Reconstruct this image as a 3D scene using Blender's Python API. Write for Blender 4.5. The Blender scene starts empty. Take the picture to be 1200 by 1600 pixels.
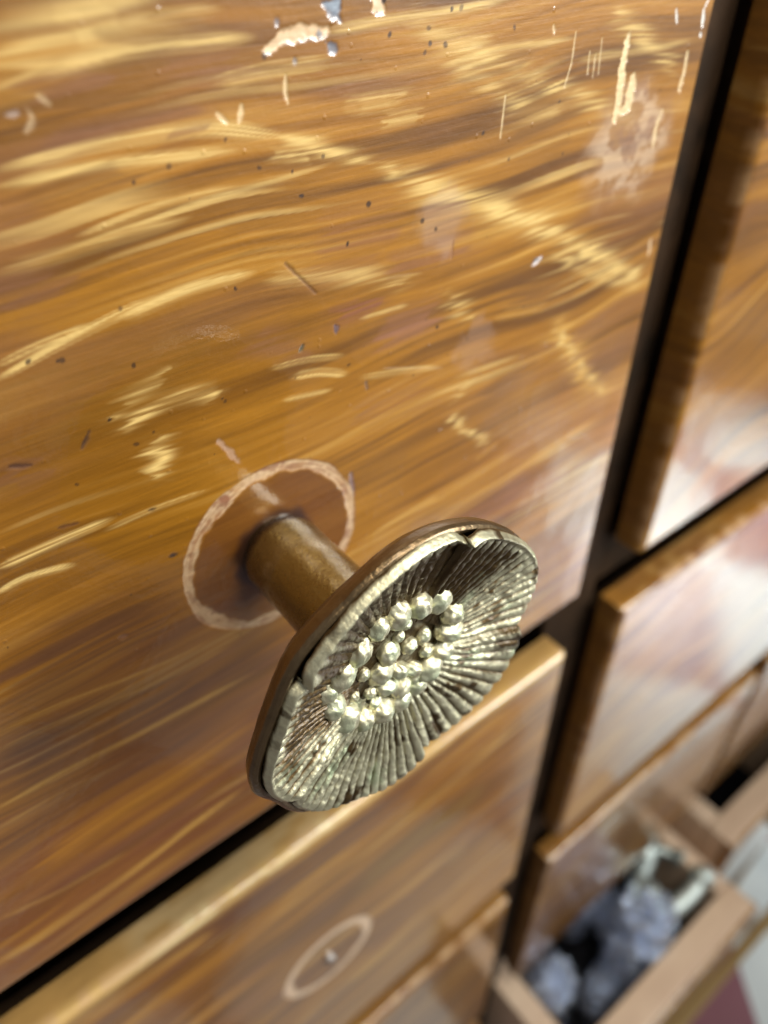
import bpy, math, random
import numpy as np
from mathutils import Vector, Matrix

random.seed(4)
MM = 0.001
sc = bpy.context.scene
col = sc.collection

# ------------------------------------------------------------------ camera
CAMP = np.array([-46.686, -92.46, 96.028])
CAMR = np.array([[0.7854016516912008, 0.40852634574525787, -0.46502738666960225],
                 [-0.6189429870823784, 0.5094182752084716, -0.5978315813213356],
                 [-0.00733650204638242, 0.7573633511833352, 0.6529524714878346]])
cam = bpy.data.objects.new('camera', bpy.data.cameras.new('camera'))
col.objects.link(cam)
M4 = Matrix([[*CAMR[0], CAMP[0] * MM], [*CAMR[1], CAMP[1] * MM], [*CAMR[2], CAMP[2] * MM], [0, 0, 0, 1]])
cam.matrix_world = M4
cam.data.sensor_fit = 'VERTICAL'
cam.data.sensor_height = 36.0
cam.data.sensor_width = 27.0
cam.data.lens = 27.0
cam.data.clip_start = 0.005
cam.data.clip_end = 60
cam.data.dof.use_dof = True
cam.data.dof.focus_distance = 0.110
cam.data.dof.aperture_fstop = 11.0
sc.camera = cam

# ------------------------------------------------------------------ light
sc.view_settings.view_transform = 'Standard'
sc.view_settings.look = 'None'
sc.view_settings.gamma = 1
sc.view_settings.exposure = 0.0
w = bpy.data.worlds.new("World"); sc.world = w; w.use_nodes = True
nt = w.node_tree; nt.nodes.clear()
wo = nt.nodes.new('ShaderNodeOutputWorld'); bg = nt.nodes.new('ShaderNodeBackground')
tc = nt.nodes.new('ShaderNodeTexCoord'); nz = nt.nodes.new('ShaderNodeTexNoise'); rp = nt.nodes.new('ShaderNodeValToRGB')
nz.inputs['Scale'].default_value = 1.7; nz.inputs['Detail'].default_value = 2
rp.color_ramp.elements[0].position = .36; rp.color_ramp.elements[0].color = (.10, .105, .12, 1)
rp.color_ramp.elements[1].position = .66; rp.color_ramp.elements[1].color = (1.0, 1.03, 1.06, 1)
nt.links.new(tc.outputs['Generated'], nz.inputs['Vector']); nt.links.new(nz.outputs['Fac'], rp.inputs['Fac'])
nt.links.new(rp.outputs['Color'], bg.inputs['Color']); nt.links.new(bg.outputs[0], wo.inputs[0])
bg.inputs['Strength'].default_value = 0.42

def area(name, loc, target, size, power, color):
    l = bpy.data.lights.new(name, 'AREA'); l.shape = 'RECTANGLE'; l.size = size[0]; l.size_y = size[1]
    l.energy = power; l.color = color
    o = bpy.data.objects.new(name, l); col.objects.link(o)
    o.location = loc
    o.rotation_euler = (Vector(target) - Vector(loc)).to_track_quat('-Z', 'Y').to_euler()
    return o
area('window_light', (0.56, -0.62, 0.28), (0.02, 0, -0.02), (0.32, 0.40), 2.6, (0.96, 1.0, 1.0)).data.spread = math.radians(95)
area('floor_fill_light', (1.75, -0.85, 0.0), (1.15, -0.42, -0.9), (0.40, 0.40), 4.6, (0.90, 0.98, 1.0)).data.spread = math.radians(46)  # added unseen lamp that brightens the floor for the varnish reflections
area('overhead_lamp', (0.10, -0.20, 0.46), (0, 0, 0.0), (0.22, 0.22), 2.5, (1.0, 0.93, 0.80))

# ------------------------------------------------------------------ helpers
def unproject(x, y, Y=0.0):
    d = CAMR @ np.array([(x - 600) / 1200.0, -(y - 800) / 1200.0, -1.0])
    t = (Y - CAMP[1]) / d[1]
    p = CAMP + t * d
    return (p[0], p[2])

def link_mesh(name, me, mat, parent=None):
    o = bpy.data.objects.new(name, me); col.objects.link(o)
    if mat: me.materials.append(mat)
    if parent: o.parent = parent
    return o
def mesh_from(name, V, F, smooth=True):
    me = bpy.data.meshes.new(name)
    V = np.asarray(V, dtype=np.float32) * MM
    if isinstance(F, np.ndarray):
        me.vertices.add(len(V)); me.vertices.foreach_set('co', V.ravel())
        me.loops.add(F.size); me.loops.foreach_set('vertex_index', F.ravel().astype(np.int32))
        me.polygons.add(len(F)); me.polygons.foreach_set('loop_start', (np.arange(len(F)) * F.shape[1]).astype(np.int32))
        me.update(calc_edges=True)
    else:
        me.from_pydata(V.tolist(), [], F)
    me.polygons.foreach_set('use_smooth', [smooth] * len(me.polygons))
    me.update()
    return me
def empty(name, loc=(0, 0, 0), parent=None):
    o = bpy.data.objects.new(name, None); col.objects.link(o)
    o.location = [c * MM for c in loc]; o.empty_display_size = 0.01
    if parent: o.parent = parent
    return o
def tag(o, label=None, cat=None, group=None, kind=None):
    if label: o['label'] = label
    if cat: o['category'] = cat
    if group: o['group'] = group
    if kind: o['kind'] = kind
    return o
def grid_faces(n, m, wrap=False):
    # vertices index i*m + j ; i<n, j<m
    i, j = np.meshgrid(np.arange(n if wrap else n - 1), np.arange(m - 1), indexing='ij')
    i2 = (i + 1) % n
    return np.stack([i * m + j, i2 * m + j, i2 * m + j + 1, i * m + j + 1], -1).reshape(-1, 4)
def add_color(me, name, C):
    a = me.color_attributes.new(name, 'FLOAT_COLOR', 'POINT')
    C = np.c_[C, np.ones(len(C))].astype(np.float32)
    a.data.foreach_set('color', C.ravel())
def add_float(me, name, v):
    a = me.attributes.new(name, 'FLOAT', 'POINT'); a.data.foreach_set('value', np.asarray(v, dtype=np.float32).ravel())

RT = {}
def noise(x, y, seed=0):
    if seed not in RT: RT[seed] = np.random.default_rng(seed + 100).random((256, 256)).astype(np.float32)
    T = RT[seed]
    xi = np.floor(x).astype(np.int64); yi = np.floor(y).astype(np.int64)
    fx = x - xi; fy = y - yi; fx = fx * fx * (3 - 2 * fx); fy = fy * fy * (3 - 2 * fy)
    a = T[xi & 255, yi & 255]; b = T[(xi + 1) & 255, yi & 255]; c = T[xi & 255, (yi + 1) & 255]; d = T[(xi + 1) & 255, (yi + 1) & 255]
    return (a * (1 - fx) + b * fx) * (1 - fy) + (c * (1 - fx) + d * fx) * fy
def fbm(x, y, seed=0, o=4):
    s = 0; a = .5; t = 0
    for k in range(o): s = s + a * noise(x * 2 ** k, y * 2 ** k, seed + k); t += a; a *= .5
    return s / t
def ss(a, b, x):
    t = np.clip((x - a) / (b - a), 0, 1); return t * t * (3 - 2 * t)
def mixc(C, c, f): return C * (1 - f[..., None]) + np.array(c, dtype=np.float32) * f[..., None]
def seg_dist(X, Z, pts, signed=False):
    """distance to a polyline and running parameter 0..1 along it (and the signed offset and arc length)"""
    if len(pts) > 2 and signed:      # soften the corners
        P = [np.array(p) for p in pts]; Q = []
        for i in range(len(P) - 1):
            p0, p1, p2, p3 = P[max(i - 1, 0)], P[i], P[i + 1], P[min(i + 2, len(P) - 1)]
            for k in range(5):
                u = k / 5; Q.append(tuple(.5 * (2 * p1 + (p2 - p0) * u + (2 * p0 - 5 * p1 + 4 * p2 - p3) * u * u + (3 * p1 - p0 - 3 * p2 + p3) * u ** 3)))
        pts = Q + [tuple(P[-1])]
    best = np.full(X.shape, 1e9); tt = np.zeros(X.shape); sg = np.zeros(X.shape); L = 0; al = np.zeros(X.shape)
    n = len(pts) - 1
    tot = sum(math.dist(pts[k], pts[k + 1]) for k in range(n))
    for k in range(n):
        (ax, az), (bx, bz) = pts[k], pts[k + 1]
        dx, dz = bx - ax, bz - az; l = math.hypot(dx, dz)
        t = np.clip(((X - ax) * dx + (Z - az) * dz) / (dx * dx + dz * dz + 1e-9), 0, 1)
        d = np.hypot(X - ax - t * dx, Z - az - t * dz)
        m = d < best; best = np.where(m, d, best); tt = np.where(m, (L + t * l) / tot, tt)
        if signed: sg = np.where(m, ((X - ax) * dz - (Z - az) * dx) / (l + 1e-9), sg); al = np.where(m, L + t * l, al)
        L += l
    return (best, tt, sg, al) if signed else (best, tt)

# ------------------------------------------------------------------ node materials
def new_mat(name):
    m = bpy.data.materials.new(name); m.use_nodes = True
    t = m.node_tree; b = t.nodes['Principled BSDF']
    return m, t, b
def N(t, kind, **kw):
    n = t.nodes.new(kind)
    for k, v in kw.items():
        if k in n.inputs.keys(): n.inputs[k].default_value = v
        else: setattr(n, k, v)
    return n

def varnished_wood(name, coat_rough=0.05, detail=1.0):
    """painted grain from the mesh's own colour layer, fine brush grain and orange peel from nodes"""
    m, t, b = new_mat(name)
    at = N(t, 'ShaderNodeAttribute', attribute_name='paint')
    we = N(t, 'ShaderNodeAttribute', attribute_name='wear')
    tc = N(t, 'ShaderNodeTexCoord')
    mp = N(t, 'ShaderNodeMapping'); mp.inputs['Scale'].default_value = (90, 300, 1500)
    t.links.new(tc.outputs['Object'], mp.inputs['Vector'])
    n1 = N(t, 'ShaderNodeTexNoise', Scale=1.0, Detail=4.0, Roughness=.6)
    t.links.new(mp.outputs[0], n1.inputs['Vector'])
    mr = N(t, 'ShaderNodeMapRange'); mr.inputs['From Min'].default_value = .3; mr.inputs['From Max'].default_value = .7
    mr.inputs['To Min'].default_value = 1 - .13 * detail; mr.inputs['To Max'].default_value = 1 + .13 * detail
    t.links.new(n1.outputs['Fac'], mr.inputs['Value'])
    mx = N(t, 'ShaderNodeVectorMath', operation='SCALE')
    t.links.new(at.outputs['Color'], mx.inputs[0]); t.links.new(mr.outputs[0], mx.inputs['Scale'])
    t.links.new(mx.outputs[0], b.inputs['Base Color'])
    b.inputs['Roughness'].default_value = .42
    b.inputs['Coat Weight'].default_value = 1.0
    b.inputs['Coat IOR'].default_value = 1.6
    # coat roughness : smooth varnish, dull where worn, faint smears
    n2 = N(t, 'ShaderNodeTexNoise', Scale=35.0, Detail=3.0)
    t.links.new(tc.outputs['Object'], n2.inputs['Vector'])
    r1 = N(t, 'ShaderNodeMapRange'); r1.inputs['To Min'].default_value = coat_rough * .55; r1.inputs['To Max'].default_value = coat_rough * 1.5
    t.links.new(n2.outputs['Fac'], r1.inputs['Value'])
    ma = N(t, 'ShaderNodeMath', operation='MULTIPLY_ADD'); ma.inputs[1].default_value = .45
    t.links.new(we.outputs['Fac'], ma.inputs[0]); t.links.new(r1.outputs[0], ma.inputs[2])
    t.links.new(ma.outputs[0], b.inputs['Coat Roughness'])
    cw = N(t, 'ShaderNodeMath', operation='MULTIPLY_ADD'); cw.inputs[1].default_value = -.85; cw.inputs[2].default_value = 1
    t.links.new(we.outputs['Fac'], cw.inputs[0]); t.links.new(cw.outputs[0], b.inputs['Coat Weight'])
    # bump : long waves, orange peel, dust nibs, combed relief
    n3 = N(t, 'ShaderNodeTexNoise', Scale=55.0, Detail=2.0)
    n4 = N(t, 'ShaderNodeTexNoise', Scale=600.0, Detail=3.0)
    n5 = N(t, 'ShaderNodeTexVoronoi', Scale=260.0)
    for n in (n3, n4, n5): t.links.new(tc.outputs['Object'], n.inputs['Vector'])
    nib = N(t, 'ShaderNodeMapRange'); nib.inputs['From Min'].default_value = .0; nib.inputs['From Max'].default_value = .11
    nib.inputs['To Min'].default_value = 1; nib.inputs['To Max'].default_value = 0
    t.links.new(n5.outputs['Distance'], nib.inputs['Value'])
    b1 = N(t, 'ShaderNodeBump'); b1.inputs['Strength'].default_value = .2; b1.inputs['Distance'].default_value = .0012
    b2 = N(t, 'ShaderNodeBump'); b2.inputs['Strength'].default_value = .35; b2.inputs['Distance'].default_value = .00012
    b3 = N(t, 'ShaderNodeBump'); b3.inputs['Strength'].default_value = .5; b3.inputs['Distance'].default_value = .00014
    b4 = N(t, 'ShaderNodeBump'); b4.inputs['Strength'].default_value = .3; b4.inputs['Distance'].default_value = .00015
    t.links.new(n3.outputs['Fac'], b1.inputs['Height']); t.links.new(n4.outputs['Fac'], b2.inputs['Height'])
    t.links.new(nib.outputs[0], b3.inputs['Height']); t.links.new(n1.outputs['Fac'], b4.inputs['Height'])
    t.links.new(b1.outputs[0], b2.inputs['Normal']); t.links.new(b2.outputs[0], b3.inputs['Normal']); t.links.new(b3.outputs[0], b4.inputs['Normal'])
    t.links.new(b4.outputs[0], b.inputs['Normal']); t.links.new(b3.outputs[0], b.inputs['Coat Normal'])
    return m

def plain_wood(name, c1, c2, scale=(30, 30, 30), rough=.5, coat=.0, bump=.3):
    m, t, b = new_mat(name)
    tc = N(t, 'ShaderNodeTexCoord'); mp = N(t, 'ShaderNodeMapping'); mp.inputs['Scale'].default_value = scale
    n = N(t, 'ShaderNodeTexNoise', Scale=1.0, Detail=6.0, Roughness=.62, Distortion=.6)
    r = N(t, 'ShaderNodeValToRGB'); r.color_ramp.elements[0].position = .32; r.color_ramp.elements[1].position = .68
    r.color_ramp.elements[0].color = (*c1, 1); r.color_ramp.elements[1].color = (*c2, 1)
    t.links.new(tc.outputs['Object'], mp.inputs[0]); t.links.new(mp.outputs[0], n.inputs['Vector'])
    t.links.new(n.outputs['Fac'], r.inputs['Fac']); t.links.new(r.outputs[0], b.inputs['Base Color'])
    b.inputs['Roughness'].default_value = rough; b.inputs['Coat Weight'].default_value = coat; b.inputs['Coat Roughness'].default_value = .15
    bu = N(t, 'ShaderNodeBump'); bu.inputs['Strength'].default_value = bump; bu.inputs['Distance'].default_value = .0005
    t.links.new(n.outputs['Fac'], bu.inputs['Height']); t.links.new(bu.outputs[0], b.inputs['Normal'])
    return m

MAT_PANEL = varnished_wood('varnished_painted_grain')
MAT_DARK = plain_wood('near_black_frame', (.010, .006, .003), (.042, .022, .010), (60, 60, 60), .7)  # frame wood coloured near-black brown
MAT_BOX = plain_wood('brown_drawer_sides', (.020, .012, .007), (.075, .042, .02), (25, 80, 80), .6)
MAT_TRAY = plain_wood('tan_tray_wood', (.62, .43, .29), (.74, .54, .37), (20, 60, 60), .45, .25)
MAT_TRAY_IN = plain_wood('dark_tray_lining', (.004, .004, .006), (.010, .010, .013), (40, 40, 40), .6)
MAT_DARK.node_tree.nodes['Principled BSDF'].inputs['Specular IOR Level'].default_value = .12
MAT_BOX.node_tree.nodes['Principled BSDF'].inputs['Specular IOR Level'].default_value = .2
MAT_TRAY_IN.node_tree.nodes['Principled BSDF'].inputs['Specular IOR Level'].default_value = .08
MAT_RAIL = plain_wood('yellow_rail_wood', (.36, .22, .07), (.50, .33, .13), (15, 60, 60), .5)

# ------------------------------------------------------------------ painted grain
DARKB = np.array((.140, .052, .0025)); GOLD = np.array((.365, .152, .0085)); TAN = np.array((.57, .31, .062)); PALE = np.array((.74, .50, .17))
MAUVE = np.array((.205, .086, .036)); BARE = np.array((.72, .44, .24))

def paint_base(X, Z, seed, gold=.5):
    zw = Z + 4.6 * (noise(X / 36, Z / 24, seed) - .5) + 1.0 * (noise(X / 13, Z / 10, seed + 1) - .5)
    t = (.27 * noise(X / 55, zw / 7.5, seed + 2) + .25 * noise(X / 48, zw / 2.7, seed + 3) + .20 * noise(X / 40, zw / 1.15, seed + 4)
         + .12 * noise(X / 30, zw / .62, seed + 5) + .08 * noise(X / 22, zw / .36, seed + 6) + .08 * noise(X / 30, zw / 5, seed + 17))
    calm = noise(X / 38 + 3, zw / 13, seed + 16)
    t = .47 + (t - .5) * (.62 + .75 * calm)
    C = np.zeros(X.shape + (3,)) + DARKB
    f = ss(.24, .56, t); C = C * (1 - f[..., None]) + GOLD * f[..., None]
    f = ss(.50, .80, t); C = C * (1 - f[..., None]) + TAN * f[..., None]
    am = ss(.48, .72, fbm(X / 44 + 11, zw / 24 + 5, seed + 18, 3) + .10 * (t - .5))
    C = C * (1 - .55 * am[..., None]) + np.array((.235, .088, .003)) * .55 * am[..., None] * (.75 + .6 * ss(.3, .65, t))[..., None]
    # mauve washes between strands
    mv = ss(.50, .74, .6 * noise(X / 30 + 7, zw / 9, seed + 9) + .4 * noise(X / 18, zw / 2.6, seed + 10))
    C = mixc(C, MAUVE, .5 * mv)
    # thin pale strands following the comb
    r = noise(X / 60, zw / .85, seed + 11)
    line = ss(.66, .86, r) * ss(.45, .70, noise(X / 26, zw / 5, seed + 13))
    C = mixc(C, PALE, .55 * line * ss(.35, .7, calm))
    r = noise(X / 45, zw / .55, seed + 14)
    C = mixc(C, DARKB * .9, .35 * ss(.68, .9, r) * ss(.4, .7, noise(X / 24, zw / 6, seed + 15)))
    return C, zw

def strokes(C, X, Z, zw, items, seed):
    xs, zs = X[:, 0], Z[0]
    for q, (pts, wd, st, c, kind) in enumerate(items):
        P = [unproject(*p) for p in pts]
        pad = wd * 2.2 + 2
        ax = [p[0] for p in P]; az = [p[1] for p in P]
        ii = np.nonzero((xs > min(ax) - pad) & (xs < max(ax) + pad))[0]; jj = np.nonzero((zs > min(az) - pad) & (zs < max(az) + pad))[0]
        if not len(ii) or not len(jj): continue
        sl = (slice(ii[0], ii[-1] + 1), slice(jj[0], jj[-1] + 1))
        x, z, zz = X[sl], Z[sl], zw[sl]
        if kind == 'dash':          # the comb jumps here: a row of short fine horizontal strands
            strand = 4.5 * (noise(x / 26 + q * 3.1, zz / .75, seed + 22) - .5) + 3.0 * (noise(x / 15, zz / .38 + q, seed + 23) - .5)
            D, tt, sg, al = seg_dist(x + strand * min(1.0, wd * .5), z, P, True)
            hair = .45 * noise(x / 18, zz / .55, seed + 20) + .55 * noise(x / 12, zz / .32, seed + 21)
            f = np.exp(-(D / (wd * .55)) ** 2) * ss(-.02, .10, tt) * ss(1.02, .9, tt) * (.25 + 1.0 * ss(.35, .65, hair))
        elif kind == 'solid':       # one sweep of the brush: hairlines that follow the stroke
            D, tt, sg, al = seg_dist(x, z + .5 * (noise(x / 12, z / 6, seed + 24) - .5), P, True)
            hair = .5 * noise(al / 30 + q * 5, sg / .45 + 50, seed + 20) + .5 * noise(al / 16, sg / .24 + 90, seed + 21)
            taper = (ss(-.02, .18, tt) * ss(1.02, .78, tt)) ** .6
            f = 1.15 * ss(1.15, .3, D / (wd * .66 * (.35 + .65 * taper)) + 1.5 * (hair - .5)) * (.25 + .8 * ss(.32, .62, hair)) * taper
        else:                       # broad pools, broken up by the grain
            D, tt, sg, al = seg_dist(x + 8 * (noise(x / 30, zz / 1.1, seed + 25) - .5), z + .3 * wd * (noise(x / 25, z / 9, seed + 26) - .5), P, True)
            hair = .5 * noise(x / 40, zz / 1.0, seed + 27) + .5 * noise(x / 28, zz / .5, seed + 28)
            f = np.exp(-(D / (wd * .62)) ** 2) * ss(-.05, .12, tt) * ss(1.05, .88, tt) * (.18 + 1.0 * ss(.34, .62, hair))
        C[sl] = mixc(C[sl], c, np.clip(f * st, 0, 1))
    return C

def wear_glint_strokes(C, W, X, Z, items, seed):
    e = noise(X / 1.1, Z / 1.1, seed + 30) * .6 + noise(X / .45, Z / .45, seed + 31) * .4
    for pts, wd, c, st in items:
        P = [unproject(*p) for p in pts]
        D, tt = seg_dist(X, Z, P)
        ww = wd * (.55 + .75 * np.sin(np.pi * np.clip(tt, .03, .97)) ** .6) * .5
        f = ss(.30, -.20, (D - ww * .72) + min(1.0, wd * .8) * (e - .5)) * st
        C = mixc(C, np.array(c) , np.clip(f * (.8 + .35 * e), 0, 1)); W = np.maximum(W, f * .8)
    return C, W

def ring_mark(C, W, X, Z, cx, cz, r0, wd, seed, strength=1.0, deep=.75):
    a = np.arctan2(Z - cz, X - cx); d = np.hypot(X - cx, Z - cz)
    e = fbm(X / 2.6, Z / 2.6, seed + 40, 4); e2 = noise(np.cos(a) * 4 + 9, np.sin(a) * 4 + 9, seed + 41)
    e3 = noise(np.cos(a) * 9 + 30, np.sin(a) * 9 + 30, seed + 44)
    inner = r0 - wd * (.30 + .6 * e2 * e2) + 1.3 * (e - .5) + .7 * (e3 - .5); outer = r0 + wd * .42 + .5 * (e - .5) + .8 * (e2 - .5)
    f = ss(-.3, .35, d - inner) * ss(.3, -.3, d - outer)
    bare = np.array((.36, .19, .10)) ; bare2 = np.array((.60, .41, .24)); dk = np.array((.27, .12, .065))
    tone = ss(.3, .7, noise(X / .7, Z / .7, seed + 42) * .3 + noise(a * 6, d / .28, seed + 43) * .45 + noise(a * 3, d / .9, seed + 45) * .35)
    cc = bare * (1 - tone[..., None]) + bare2 * tone[..., None]
    cc = cc * (1 - ss(.62, .8, e)[..., None]) + dk * ss(.62, .8, e)[..., None]
    k = (np.clip(f * 1.3, 0, 1) * strength * (.72 + .25 * ss(.25, .6, e)))[..., None]
    C = C * (1 - k) + cc * k; W = np.maximum(W, f * .7 * strength)
    # inside the ring: never worn, deeper red-brown
    inn = ss(.2, -.6, d - inner)
    C = C * (1 - deep * inn[..., None]) + np.array((.14, .045, .008)) * deep * inn[..., None]
    return C, W

def panel_mesh(name, x0, x1, z0, z1, step, depth=10.0, rad=2.2, painter=None, cx=0, cz=0):
    """a drawer front: flat face at y=0 with rounded arrises, sides going back to y=depth"""
    def prof(a, b):
        n = 6
        P = [(a, depth), (a, depth * .7), (a, depth * .45), (a, rad)]
        for k in range(1, n): th = k / n * math.pi / 2; P.append((a + rad * (1 - math.cos(th)), rad * (1 - math.sin(th))))
        m = max(2, int((b - a - 2 * rad) / step))
        L = [(a + rad + (b - a - 2 * rad) * k / m, 0.0) for k in range(m + 1)]
        R = [(a + b - p[0], p[1]) for p in reversed(P)]
        return np.array(P + L + R)
    px, pz = prof(x0, x1), prof(z0, z1)
    X, Z = np.meshgrid(px[:, 0], pz[:, 0], indexing='ij'); Y = np.maximum(px[:, 1][:, None], pz[:, 1][None, :])
    C, W = painter(X + (px[:, 1] * np.sign(px[:, 0] - (x0 + x1) / 2))[:, None], Z + (pz[:, 1] * np.sign(pz[:, 0] - (z0 + z1) / 2))[None, :])
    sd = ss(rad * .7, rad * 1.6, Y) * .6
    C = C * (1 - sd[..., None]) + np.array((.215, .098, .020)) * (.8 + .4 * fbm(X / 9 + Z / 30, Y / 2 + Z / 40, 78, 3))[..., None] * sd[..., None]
    # arrises rubbed through to paler wood here and there
    de = np.minimum(np.minimum(X - x0, x1 - X), np.minimum(Z - z0, z1 - Z))
    ed = ss(1.5, .2, de) * (Y < rad * 1.2)
    en = fbm(X / 5, Z / 5, 77, 3)
    k = (ed * ss(.42, .62, en) * .7)[..., None]
    C = C * (1 - k) + np.array((.55, .34, .16)) * k
    Y = Y + .16 * W * (.6 + .8 * noise(X / .8, Z / .8, 88)) 
    V = np.stack([X - cx, Y, Z - cz], -1).reshape(-1, 3)
    me = mesh_from(name, V, grid_faces(*X.shape))
    add_color(me, 'paint', np.clip(C, 0.002, .95).reshape(-1, 3)); add_float(me, 'wear', W.ravel())
    return me

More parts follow.
